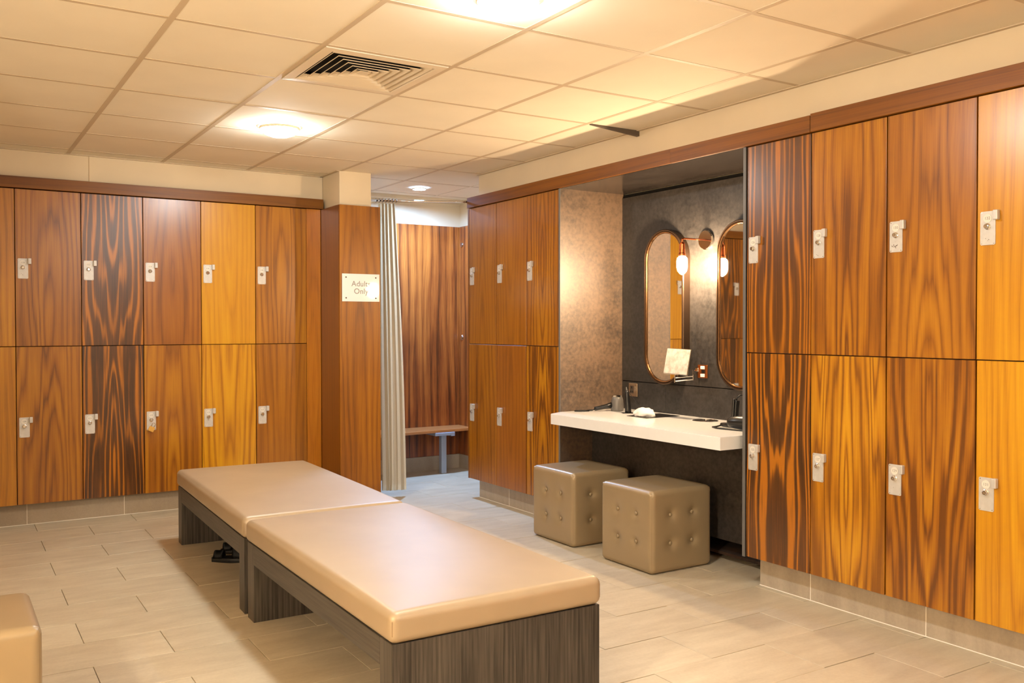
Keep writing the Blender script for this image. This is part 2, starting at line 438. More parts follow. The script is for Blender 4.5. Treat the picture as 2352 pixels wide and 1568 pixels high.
# plinths under the lockers, stone tiles with white grout
def plinth(name, label, along, p0, p1, face, joints, depth=.012, top=.15):
    """along 'y': runs in y at x=face; along 'x': runs in x at y=face"""
    if along == 'y': b = bx(face+depth, face+.30, p0, p1, 0, top); 
    else: b = bx(p0, p1, face+depth, face+.30, 0, top)
    root = struct(new_obj(name, b, grout), label)
    js = [p0]+[j for j in joints if p0 < j < p1]+[p1]
    for a, c in zip(js, js[1:]):
        if along == 'y': new_obj('plinth_tile', bx(0, depth, a-(a+c)/2+.0015, c-(a+c)/2-.0015, 0, top-.002, .0008), plinth_m, root, (face, (a+c)/2, .001))
        else: new_obj('plinth_tile', bx(a-(a+c)/2+.0015, c-(a+c)/2-.0015, 0, depth, 0, top-.002, .0008), plinth_m, root, ((a+c)/2, face, .001))
        if c != p1:
            if along == 'y': new_obj('grout_line', bx(face-.0006, face+.006, c-.0019, c+.0019, .002, top-.002), sealant, root)
            else: new_obj('grout_line', bx(c-.0017, c+.0017, face-.0006, face+.006, .002, top-.002), sealant, root)
    if along == 'y': new_obj('sealant_bead', bx(face-.005, face+.004, p0, p1, 0, .004, .0015), sealant, root)
    else: new_obj('sealant_bead', bx(p0, p1, face-.005, face+.004, 0, .004, .0015), sealant, root)
    return root
plinth('baseboard_right', 'stone plinth under the near right-hand lockers', 'y', -2.9, 3.215, 3.515, [-1.9, -1.3, -.7, -.1, .5, 1.1, 1.70, 2.30, 2.90])
plinth('baseboard_right_far', 'stone plinth under the three far right-hand locker columns', 'y', 4.95, 6.03, 3.515, [5.60])
plinth('baseboard_back', 'stone plinth under the back wall lockers', 'x', -.44, 2.50, 6.80, [-.1, .5, 1.1, 1.7, 2.3])

# ------------------------------------------------------------------ header boards
def header(n, x0, x1, y0, y1, z0, z1, mat, label, rz=0):
    return struct(new_obj('trim_%d' % n, bx(x0, x1, y0, y1, z0, z1, .0015), mat), label)
def header_y(n, ya, yb, z0, z1, label, xf=3.432):
    L = yb-ya
    o = new_obj('trim_%d' % n, bx(-L/2, L/2, 0, .11, z0, z1, .0015), W_hdr_y, None, (xf, (ya+yb)/2, 0), -PI/2); return struct(o, label)
header(5, -.44, 2.520, 6.688, 6.79, 2.207, 2.281, W_hdr, 'long walnut header board over the back lockers')
header_y(6, 3.80, 6.075, 2.207, 2.286, 'walnut header board over the far right lockers and niche', 3.434)
header_y(7, 2.848, 3.797, 2.206, 2.285, 'short darker walnut header board over niche end and locker 126', 3.431)
header_y(8, -2.9, 2.845, 2.207, 2.291, 'long walnut header board over the near right lockers', 3.431)

# ------------------------------------------------------------------ lockers
W_ = .392
# palette: dark, mid, light
PAL = {
 'mid':    ((112, 60, 10), (164, 96, 16), (202, 134, 30)),
 'gold':   ((138, 80, 12), (188, 118, 18), (220, 154, 36)),
 'yellow': ((180, 112, 16), (212, 142, 22), (232, 168, 36)),
 'dark':   ((70, 38, 12), (108, 60, 18), (188, 110, 24)),
 'red':    ((108, 58, 14), (156, 88, 24), (190, 118, 34)),
 'rust':   ((120, 66, 12), (168, 100, 20), (200, 132, 34)),
}
def door_wood(num, key, seed, fig, con, mirror=True, freq=10, arch=1.0):
    d, m, l = [(c[0]*.925, c[1]*.945, c[2]*.60) for c in PAL[key]]; return wood('veneer_%s' % num, d, m, l, seed, fig, con, mirror, freq=freq, arch=arch, thin=(2.2 if key == 'dark' else .5))

def rounded_plate(w, h, t, r=.003):
    bm = bx(0, w, -t, 0, -h, 0); es = [e for e in bm.edges if abs((e.verts[0].co-e.verts[1].co).y) > t*.5]
    bmesh.ops.bevel(bm, geom=es, offset=r, segments=2, affect='EDGES'); return bm
def mesh_of(bm, mat, smooth=False):
    me = bpy.data.meshes.new('m'); bm.normal_update(); bm.to_mesh(me); bm.free(); me.materials.append(mat)
    if smooth:
        for p in me.polygons: p.use_smooth = True
    return me
RX = Matrix.Rotation(PI/2, 4, 'X')              # lathe axis z -> -y
PL_me = mesh_of(rounded_plate(.060, .130, .003), steel)
SC_me = mesh_of(lathe(bmesh.new(), [(.0021, 0), (.0021, .0008), (0, .0011)], 8, RX), chrome)
DI_me = mesh_of(lathe(bmesh.new(), [(.0165, 0), (.0165, .0012), (0, .0012)], 28, RX), disc_m)
BA_me = mesh_of(lathe(bmesh.new(), [(.0125, 0), (.0125, .003), (.0095, .0045), (.0095, .012), (.0075, .0135), (.003, .0135), (.003, .010), (0, .010)], 20, RX), chrome, False)
CA_me = mesh_of(bx(0, .019, -.020, 0, -.038, 0, .003, 2), steel)
# door shapes shared: thickness .019, front face at y=0
def door_mesh(w, h, mat):
    return mesh_of(bx(-w/2, w/2, 0, .019, 0, h, .0012), mat)
SU_me = mesh_of(lathe(bmesh.new(), [(.001, 0), (.0008, .0003), (0, .0003)], 7, RX), plain('scuff_mark', (92, 72, 58), .8))
SCUFF = {130: [(.012, -.104, 4, 1.6), (.020, -.100, 5, 1.5), (.026, -.107, 4, 2.2), (.032, -.103, 5, 2), (.037, -.100, 3, 1.3), (.018, -.107, 3, 1.2), (.030, -.112, 2, 1.6), (.027, -.086, 1, .8)],
         128: [(.018, -.113, 4, .7), (.026, -.117, 5, .8)], 132: [(.022, -.105, 2, 1), (.034, -.109, 2.2, 1.2), (.030, -.113, 2, .7)],
         110: [(.020, -.098, 2, 1), (.028, -.106, 4, .9)], 129: [(.024, -.098, 1.5, .8)], 115: [(.026, -.082, 2.5, 2), (.024, -.094, 3, .8)]}
SIDE = {'back': 0.0, 'right': -PI/2}
def locker(num, side, left, z0, z1, w, mat, label, jut=0.0, lock=True, gap=.0022):
    """left: world coordinate of the door's left edge as the viewer sees it"""
    if side == 'back': loc = (left+w/2, YD-jut, z0)
    else: loc = (XD-jut, left-w/2, z0)
    t = thing('locker', label, 'locker', loc, SIDE[side], 'numbered wooden lockers')
    h = z1-z0
    new_obj('carcass', bx(-w/2+.0005, w/2-.0005, .0215+jut, .45, .0005, h-.0005), edge_dark, t)
    d = again('door', door_mesh(w-2*gap, h-2*gap, mat), t, (0, 0, gap))
    if lock:
        top = (1.752 if z0 > 1 else .720) - z0 - gap
        px = -w/2+.0155
        again('lock_plate', PL_me, d, (px, 0, top))
        for sx in (.006, .054):
            for sz in (-.006, -.124): again('screw', SC_me, d, (px+sx, -.003, top+sz))
        again('number_disc', DI_me, d, (px+.029, -.003, top-.027))
        # number itself is flat print on the disc
        tm = text_mesh(str(num), .0155, ink)
        again('number', tm, d, (px+.029, -.0046, top-.027))
        again('lock_barrel', BA_me, d, (px+.029, -.003, top-.058))
        again('catch', CA_me, d, (px+.058, -.001, top+.002))
        for (sx_, sz_, sl_, sw_) in SCUFF.get(num, ()):
            o = again('scuff', SU_me, d, (px+sx_, -.0031, top+sz_)); o.scale = (sl_, 1, sw_); o.rotation_euler = (0, (sx_*371) % 3, 0)
    return t

B0, BP = .438, .390
BM, BT, BB = 1.181, 2.203, .150
back = [ # column left, upper num, lower num, palettes
 (-.342, 106, 105, ('gold', 71, .6, .8, False), ('gold', 72, .6, .8, False), 'golden orange, out at the far left beside locker 108', 'golden orange, out at the far left beside locker 107', False),
 (.048, 108, 107, ('gold', 11, .6, .8, False), ('gold', 12, .5, .8, False), '', '', False),
 (.438, 110, 109, ('mid', 13, .8, .8, False), ('mid', 14, .9, .9, False), '', '', True),
 (.828, 112, 111, ('dark', 15, 1.1, 1.15, True), ('dark', 16, 1.2, 1.35, True), '', '', True),
 (1.218, 114, 113, ('red', 17, .8, .7, True), ('mid', 18, .8, .8, True), '', '', True),
 (1.608, 116, 115, ('yellow', 19, .6, .8, False), ('yellow', 20, 1.0, 1.1, True), '', '', True),
 (1.998, 118, 117, ('rust', 21, .9, .8, True), ('rust', 22, .6, .8, True), '', '', True)]
LBL = {
 106: 'upper back-wall locker 106, golden orange, left of locker 108',
 105: 'lower back-wall locker 105, golden orange, left of locker 107',
 108: 'upper locker 108, golden orange door cut by the left edge of the photo',
 107: 'lower locker 107, yellow orange door cut by the left edge of the photo',
 110: 'upper back-wall locker 110, plain mid-brown door left of the dark streaked one',
 109: 'lower back-wall locker 109, plain mid-brown door left of the dark streaked one',
 112: 'upper back-wall locker 112, dark brown door with orange streaks',
 111: 'lower back-wall locker 111, darkest door with strong orange streaks',
 114: 'upper locker 114, reddish door with a pale shine at its top',
 113: 'lower locker 113, mottled brown door with a brass padlock on its lock plate',
 116: 'upper back-wall locker 116, bright yellow-orange door',
 115: 'lower back-wall locker 115, bright yellow-orange door behind the bench end',
 118: 'upper back-wall locker 118, orange-red door nearest the sign pillar',
 117: 'lower back-wall locker 117, orange-red door nearest the sign pillar',
 120: 'upper locker 120, farthest column of the right wall, beside the cubicle',
 119: 'lower locker 119, farthest column of the right wall, beside the cubicle',
 122: 'upper locker 122, middle column of the three left of the vanity niche',
 121: 'lower locker 121, middle column of the three left of the vanity niche',
 124: 'upper locker 124, directly left of the vanity niche',
 123: 'lower locker 123, directly left of the vanity niche',
 126: 'upper locker 126, dark streaked door directly right of the vanity niche',
 125: 'lower locker 125, dark streaked door directly right of the vanity niche',
 128: 'upper locker 128, golden door with swirling figure, second from the niche',
 127: 'lower locker 127, golden door with a butterfly-like figure, second from the niche',
 130: 'upper locker 130, light brown door with a scuffed lock plate',
 129: 'lower locker 129, golden brown door with long dark flames',
 132: 'upper locker 132, bright yellow-orange door at the right edge of the photo',
 131: 'lower locker 131, bright yellow-orange door at the right edge of the photo',
 134: 'upper locker 134, yellow-orange, right of locker 132',
 133: 'lower locker 133, yellow-orange, right of locker 131'}
for left, nu, nl, pu, pl, _, _, lk in back:
    locker(nu, 'back', left, BM, BT, BP, door_wood(nu, *pu), LBL[nu], jut=random.choice((0, .001, .002)))
    locker(nl, 'back', left, BB, BM, BP, door_wood(nl, *pl), LBL[nl], jut=random.choice((0, .001, .002)))
struct(new_obj('trim_9', bx(-.056, .056, 0, .02, 0, 2.055, .001), W_fill, None, (2.4445, YD, BB-.002)), 'upright walnut filler between locker column 117 118 and the pillar')
R_M, R_T, R_B = 1.176, 2.205, .147
rights = [ # left edge y, upper, lower
 (6.070, 120, 119, ('rust', 31, .7, .7, True), ('rust', 32, .6, .8, False)),
 (5.670, 122, 121, ('rust', 33, .5, .7, False), ('red', 34, .5, .8, False)),
 (5.270, 124, 123, ('mid', 35, .9, .9, True), ('mid', 36, 1.1, 1.2, True)),
 (3.247, 126, 125, ('dark', 37, 1.1, 1.1, True), ('dark', 38, 1.3, 1.35, True)),
 (2.849, 128, 127, ('mid', 39, 1.1, 1.0, True), ('gold', 40, 1.3, 1.05, True)),
 (2.449, 130, 129, ('rust', 43, .9, .8, True), ('mid', 42, 1.2, 1.1, True)),
 (2.050, 132, 131, ('yellow', 45, .7, .8, True), ('yellow', 46, .8, .9, False)),
 (1.652, 134, 133, ('yellow', 47, .8, .8, True), ('gold', 48, .8, .9, False))]
for left, nu, nl, pu, pl in rights:
    w = .3975
    locker(nu, 'right', left, R_M, R_T, w, door_wood(nu, *pu), LBL[nu], jut=random.choice((0, .0015, .003)))
    locker(nl, 'right', left, R_B, R_M, w, door_wood(nl, *pl), LBL[nl], jut=random.choice((0, .0015, .003)))
# plain run of veneer beyond the last lockers, outside the frame
struct(new_obj('trim_10', bx(-2.05, 2.05, 0, .5, .147, 2.205), W_fill, None, (XD, -.80, 0), -PI/2))
# end panel of the far lockers facing the cubicle
struct(new_obj('trim_11', bx(XD, XD+.5, 6.0715, 6.090, .147, 2.205), W_pil2, None), 'walnut end panel of the far right lockers')

# ------------------------------------------------------------------ vanity niche
nb = struct(new_obj('wall_niche', bx(NX+.002, 4.0, NY0, NY1, .1, 2.20), black_m), 'dark slate panelled back of the vanity niche')
ys = [NY0, 3.83, NY1]
seam = .938
for a, b in ((NY0, NY1),):
    new_obj('slate_panel', bx(NX-.008, NX+.002, a+.001, b-.001, seam+.003, 2.178, .0008), slate, nb)
for a, b in ((NY0, 3.23+.0), (3.23+.04, 4.42), (4.42, NY1)):
    if b-a > .05: new_obj('slate_panel', bx(NX-.008, NX+.002, a+.0008, b-.0008, .62, seam-.003, .0006), slate, nb)
struct(new_obj('wall_niche_left', bx(XD-.004, NX+.002, NY1-.012, NY1+.0, .147, 2.205), slate_brown), 'slate laminate left cheek of the vanity niche')
struct(new_obj('wall_niche_right', bx(XD-.006, NX+.002, NY0-.016, NY0-.0005, .147, 2.205), slate), 'slate laminate right cheek of the vanity niche')
struct(new_obj('trim_12', bx(XD-.0085, XD-.004, NY1-.013, NY1+.003, .147, 2.205), edge_grey), 'grey edging strip on the left cheek of the niche')
struct(new_obj('trim_13', bx(XD-.0105, XD-.006, NY0-.017, NY0+.0, .147, 2.205), edge_grey), 'grey edging strip on the right cheek of the niche')
struct(new_obj('ceiling_niche', bx(XD-.004, NX+.002, NY0, NY1-.012, 2.205, 2.22), slate_mat('slate_ceiling', (50, 44, 40), .16)), 'glossy slate ceiling of the vanity niche')
struct(new_obj('wall_niche_modesty', bx(3.705, 3.72, NY0, NY1-.012, .118, .68), slate_low), 'slate modesty panel under the white vanity counter')
struct(new_obj('trim_14', bx(3.72, 3.99, NY0, NY1-.012, .03, .045), carpet_m))
# worktop: notched slab
bm = bmesh.new()
zt, zb = 1.31-.559, 1.31-.625
pts = [(3.32, 3.300), (3.32, 4.79), (3.447, 4.859), (3.96, 4.859), (3.96, 3.300)]
lo = [bm.verts.new((x, y, zb)) for x, y in pts]; hi = [bm.verts.new((x, y, zt)) for x, y in pts]
bm.faces.new(lo); bm.faces.new(hi[::-1])
for i in range(len(pts)):
    j = (i+1) % len(pts); bm.faces.new((lo[i], lo[j], hi[j], hi[i]))
bmesh.ops.recalc_face_normals(bm, faces=bm.faces[:])
bmesh.ops.bevel(bm, geom=[e for e in bm.edges if all(abs(v.co.z-zt) < 1e-5 for v in e.verts)], offset=.0025, segments=2, affect='EDGES')
tag(new_obj('vanity_counter', bm, white_solid), 'thick white stone vanity counter fixed in the dark niche', 'counter')

# pill-shaped wall mirrors
def pill(hw, hh, n=24):
    pts = []; r = hw
    for k in range(n+1):
        a = PI*k/n; pts.append((r*math.cos(a), hh-r+r*math.sin(a)))
    for k in range(n+1):
        a = PI+PI*k/n; pts.append((r*math.cos(a), -hh+r+r*math.sin(a)))
    return pts
def ring_loft(bm, sections, close_last=True):
    """sections: list of (hw, hh, depth) ; local x across, z up, -y out of the wall"""
    rings = []
    for hw, hh, d in sections:
        rings.append([bm.verts.new((x, -d, z)) for x, z in pill(hw, hh)])
    n = len(rings[0])
    for a, b in zip(rings, rings[1:]):
        for k in range(n): bm.faces.new((a[k], a[(k+1) % n], b[(k+1) % n], b[k]))
    return rings
def wall_mirror(y, label):
    t = thing('wall_mirror', label, 'mirror', (NX-.008, y, 1.43), -PI/2, 'pill-shaped vanity mirrors')
    HW, HH = .1875, .493; D = .055
    bm = bmesh.new()
    ring_loft(bm, [(HW, HH, 0.0), (HW, HH, D-.004), (HW-.004, HH-.004, D), (HW-.011, HH-.011, D), (HW-.013, HH-.013, D-.012), (HW-.026, HH-.026, D-.012)])
    bmesh.ops.recalc_face_normals(bm, faces=bm.faces[:])
    new_obj('frame', bm, bronze, t, smooth=False)
    bm = bmesh.new(); ring_loft(bm, [(HW-.013, HH-.013, D-.0115), (HW-.016, HH-.016, D-.003), (HW-.021, HH-.021, D-.004), (HW-.024, HH-.024, D-.0115)])
    bmesh.ops.recalc_face_normals(bm, faces=bm.faces[:]); new_obj('lip', bm, gold_lip, t)
    bm = bmesh.new(); r = ring_loft(bm, [(HW-.0255, HH-.0255, D-.0125)]); bm.faces.new(r[0]); bmesh.ops.recalc_face_normals(bm, faces=bm.faces[:])
    ring_loft(bm, [(HW-.0255, HH-.0255, D-.0125), (HW-.0255, HH-.0255, .002)])
    new_obj('glass', bm, glass_mirror, t)
    return t
wall_mirror(4.388, 'pill-shaped bronze-framed wall mirror left of the vanity lamp, behind the make-up mirror')
wall_mirror(3.736, 'pill-shaped bronze-framed wall mirror right of the vanity lamp, half hidden by locker 126')

# vanity lamp
vl = thing('wall_lamp', 'copper-armed vanity wall lamp with a glowing bulb between the two pill mirrors', 'lamp', (NX-.008, 4.055, 1.832), -PI/2)
bm = lathe(bmesh.new(), [(.0, 0), (.060, 0), (.060, .012), (.055, .017), (.0, .017)], 40, RX); new_obj('back_plate', bm, chrome, vl)
bm = tube(bmesh.new(), [(0, -.017, 0), (0, -.10, -.001), (.008, -.195, -.002), (.008, -.206, -.005), (.008, -.208, -.016)], .0055, 12)
new_obj('arm', bm, copper, vl, smooth=True)
bm = lathe(bmesh.new(), [(.0, .052), (.007, .052), (.007, .044), (.013, .040), (.017, .030), (.018, .0), (.018, -.022), (.021, -.026), (.021, -.040), (.0, -.040)], 24, Matrix.Translation((.008, -.208, -.066)))
new_obj('lamp_holder', bm, copper, vl)
bm = lathe(bmesh.new(), [(.0, 0), (.018, -.003), (.029, -.012), (.032, -.030), (.032, -.068), (.026, -.090), (.012, -.106), (.0, -.112)], 24, Matrix.Translation((.008, -.208, -.1065)))
new_obj('bulb', bm, bulb_m, vl, smooth=True)
# twin lamp in the left-hand recess, outside the frame
vl2 = thing('wall_lamp', 'second vanity wall lamp in the recess left of the camera', 'lamp', (-1.10, 1.3, 1.74), PI/2)
bm = lathe(bmesh.new(), [(.0, 0), (.060, 0), (.060, .012), (.055, .017), (.0, .017)], 40, RX); new_obj('back_plate', bm, chrome_d, vl2)
new_obj('arm', tube(bmesh.new(), [(0, -.017, 0), (0, -.28, 0), (0, -.30, -.03)], .0055, 10), copper, vl2)
new_obj('lamp_holder', lathe(bmesh.new(), [(0, 0), (.018, 0), (.021, -.04), (0, -.04)], 20, Matrix.Translation((0, -.30, -.03))), copper, vl2)
bm = lathe(bmesh.new(), [(.0, 0), (.018, -.003), (.029, -.012), (.032, -.030), (.032, -.068), (.026, -.090), (.012, -.106), (.0, -.112)], 24, Matrix.Translation((0, -.30, -.071)))
new_obj('bulb', bm, emit('lit_bulb_left', (1.0, .86, .66), VANITY*2.0), vl2, smooth=True)

# sockets on the niche wall
so = thing('power_socket', 'single brushed nickel wall socket low at the left of the niche back wall', 'socket', (NX-.008, 4.740, 1.31-.428), -PI/2)
new_obj('plate', bx(-.044, .044, -.006, 0, -.044, .044, .002), nickel, so)
for (x, z, w_, h_) in ((-.012, .016, .004, .006), (-.022, -.012, .005, .004), (-.002, -.012, .005, .004)):
    new_obj('pin_hole', bx(x-w_*1.3, x+w_*1.3, -.0068, -.004, z-h_*1.2, z+h_*1.2), black_m, so)
new_obj('insert', bx(-.032, .008, -.0064, -.004, -.024, .028, .0005), plain('socket_insert', (70, 58, 48), .5), so)
new_obj('switch', bx(.018, .032, -.010, -.005, -.006, .022, .001), chrome, so)
sh = thing('shaver_socket', 'bronze shaver socket plate under the lamp, beside the make-up mirror arm', 'socket', (NX-.008, 4.085, 1.31-.278), -PI/2)
new_obj('plate', bx(-.041, .041, -.006, 0, -.040, .040, .002), plain('bronze_plate', (160, 92, 44), .3, metal=.8), sh)
for z in (-.024, .024): new_obj('rocker', bx(-.014, .022, -.010, -.005, z-.010, z+.010, .002), acrylic, sh)
new_obj('insert', bx(-.006, .024, -.008, -.005, -.010, .010, .001), black_pl, sh)

# swing-arm make-up mirror
mm = thing('makeup_mirror', 'square tilted make-up mirror on a chrome swing arm in front of the left pill mirror', 'mirror', (3.80, 4.135, 1.31-.218))
ax, ay, az = 3.80, 4.135, 1.31-.218
def rel(x, y, z): return (x-ax, y-ay, z-az)
bm = bmesh.new(); tube(bm, [rel(3.955, 4.125, 1.042), rel(3.845, 4.045, 1.042)], .004, 8); new_obj('arm', bm, chrome, mm)
bm = bmesh.new(); tube(bm, [rel(3.845, 4.045, 1.048), rel(3.845, 4.045, .985)], .005, 8); new_obj('pivot', bm, chrome, mm)
bm = bmesh.new(); tube(bm, [rel(3.845, 4.045, .990), rel(3.803, 4.160, .974)], .004, 8); tube(bm, [rel(3.845, 4.045, 1.010), rel(3.803, 4.160, .994)], .0035, 8); new_obj('arm', bm, chrome, mm)
bm = bmesh.new(); tube(bm, [rel(3.803, 4.160, .966), rel(3.803, 4.160, 1.012)], .006, 8); new_obj('pivot', bm, chrome, mm)
new_obj('wall_bracket', bx(.148, .162, -.022, .002, -.062, -.038, .003), chrome, mm)
g = G('makeup_glass'); c_, x_, y_, z_ = g.obj(); nn = g.noise(c_, 26, 4, .6)
g.p(col=g.ramp(nn, [(.35, lin((206, 196, 182))), (.6, lin((238, 232, 222)))]), rough=.28, metal=.35); mk_glass = g.m  # mottled near-white colour stands in for the mirror's bright reflection
o = new_obj('mirror_plate', bx(-.098, .098, -.005, .003, -.080, .080, .004, 2), chrome, mm, (0, 0, .002)); o.rotation_euler = (-.20, .03, -PI/2+.08)
o2 = new_obj('glass', bx(-.094, .094, -.0068, -.005, -.076, .076, .001), mk_glass, o)

# ------------------------------------------------------------------ things on the counter (top at zt)
ZT = zt
hd = thing('hair_dryer', 'grey hair dryer with a silver-toothed rim standing at the left end of the counter', 'hair dryer', (3.79, 4.70, ZT), math.atan2(.10, -.20))
bm = lathe(bmesh.new(), [(.0, .002), (.041, .002), (.043, .012), (.043, .045), (.040, .070), (.034, .090), (.031, .094), (.0, .094)], 28)
new_obj('barrel', bm, grey_pl, hd, smooth=True)
bm = bmesh.new()
for k in range(14):
    a = 2*PI*k/14; box(bm, .023*math.cos(a)-.003, .023*math.cos(a)+.003+.003, .023*math.sin(a)-.003, .023*math.sin(a)+.004, .0945, .104)
new_obj('intake_rim', bm, chrome, hd)
bm = tube(bmesh.new(), [(.036, 0, .040), (.07, 0, .032), (.12, 0, .022), (.152, 0, .016)], .015, 12, radii=[.020, .016, .014, .013]); new_obj('handle', bm, black_pl, hd, smooth=True)
bm = tube(bmesh.new(), [(.15, 0, .015), (.17, .01, .008), (.20, .0, .006), (.235, -.012, .005), (.27, -.004, .005), (.285, .015, .005), (.26, .028, .005), (.22, .02, .005), (.19, .02, .006)], .0045, 8); new_obj('cord', bm, black_pl, hd, smooth=True)
ht = thing('hair_straightener', 'black hair straightener standing upright beside the grey dryer', 'hair straightener', (3.755, 4.545, ZT), -.5)
bm = bmesh.new()
for s_, sec in ((0, .018), (1, .015)): pass
bm = lathe(bmesh.new(), [(0, .002), (.021, .002), (.021, .02), (.017, .10), (.013, .135), (.009, .146), (0, .148)], 14)
bmesh.ops.transform(bm, matrix=Matrix.Rotation(-.07, 4, 'Y'), verts=bm.verts[:]); new_obj('body', bm, black_pl, ht, smooth=True)
new_obj('base', bx(-.04, .04, -.03, .03, .0005, .004, .001), black_pl, ht)
bm = tube(bmesh.new(), [(-.010, 0, .146), (-.012, .002, .160), (-.012, .004, .168)], .004, 8, radii=[.006, .004, .003]); new_obj('swivel', bm, grey_pl, ht)
bm = tube(bmesh.new(), [(-.012, .004, .166), (.02, -.01, .11), (.06, -.03, .05), (.11, -.05, .006)], .0018, 6); new_obj('cord', bm, black_pl, ht)

tp = thing('tissue_dispenser', 'dark flush tissue dispenser plate with a white tissue pulled out, set in the counter', 'dispenser', (3.765, 4.315, ZT))
new_obj('plate', bx(-.135, .135, -.095, .095, .0002, .003, .001), plain('dark_glass', (34, 30, 28), .12), tp)
bm = bmesh.new(); bmesh.ops.create_icosphere(bm, subdivisions=4, radius=1)
for v in bm.verts:
    n = v.co.copy(); d = 1+.28*mnoise.noise(n*1.7+Vector((3, 1, 2)))+.12*abs(mnoise.noise(n*4.5))
    v.co = Vector((n.x*.052*d, n.y*.082*d, max(0, .006+n.z*.052*d if n.z > 0 else n.z*.01*d+.006)))
    v.co.z *= 1-.25*(abs(v.co.y)/.09)
new_obj('tissue', bm, tissue_m, tp, (-.055, .02, .002), smooth=True)

wc = thing('waste_hole', 'round chrome-rimmed waste opening in the counter top', 'waste chute', (3.835, 3.935, ZT))
bm = lathe(bmesh.new(), [(.060, .0008), (.075, .0008), (.076, .0025), (.072, .004), (.062, .0042), (.060, .002)], 40); new_obj('rim', bm, chrome, wc)
bm = lathe(bmesh.new(), [(0, .0006), (.0605, .0006), (.0605, .001), (0, .001)], 40); new_obj('opening', bm, chrome_d, wc)

h2 = thing('hair_straightener', 'black hair straightener with looped cord standing at the right end of the counter', 'hair straightener', (3.80, 3.665, ZT), -.6)
bm = bmesh.new(); box(bm, -.010, .016, -.016, .016, .002, .142, .006, 2); box(bm, -.022, -.0105, -.014, .014, .012, .150, .005, 2)
bmesh.ops.transform(bm, matrix=Matrix.Rotation(.07, 4, 'Y'), verts=bm.verts[:]); new_obj('body', bm, black_pl, h2)
bm = tube(bmesh.new(), [(.008, 0, .138), (.012, 0, .155), (.030, .0, .170), (.055, 0, .168), (.075, 0, .150), (.085, 0, .11), (.088, 0, .05), (.09, 0, .008)], .0045, 8); new_obj('cord', bm, black_pl, h2, smooth=True)
d2 = thing('hair_dryer', 'black folding hair dryer lying at the right end of the counter', 'hair dryer', (3.66, 3.50, ZT), PI/2+.25)
bm = tube(bmesh.new(), [(-.09, 0, .038), (-.06, 0, .038), (.0, 0, .038), (.045, 0, .036), (.06, 0, .034)], .03, 20, radii=[.030, .036, .036, .030, .024]); new_obj('barrel', bm, black_pl, d2, smooth=True)
bm = tube(bmesh.new(), [(.03, -.01, .020), (.08, -.02, .018), (.125, -.03, .016)], .014, 12, radii=[.016, .014, .011]); new_obj('handle', bm, black_pl, d2, smooth=True)
bm = tube(bmesh.new(), [(.125, -.03, .012), (.145, -.01, .005), (.15, .02, .005), (.11, .05, .005), (.05, .06, .005), (-.03, .065, .005), (-.09, .06, .005)], .0045, 8)
new_obj('cord', bm, black_pl, d2, smooth=True)
bt = thing('bottle', 'small white bottle half hidden behind locker 126 on the counter', 'bottle', (3.86, 3.545, ZT))
new_obj('body', lathe(bmesh.new(), [(0, .001), (.022, .001), (.023, .08), (.014, .095), (.010, .105), (0, .105)], 20), acrylic, bt, smooth=True)

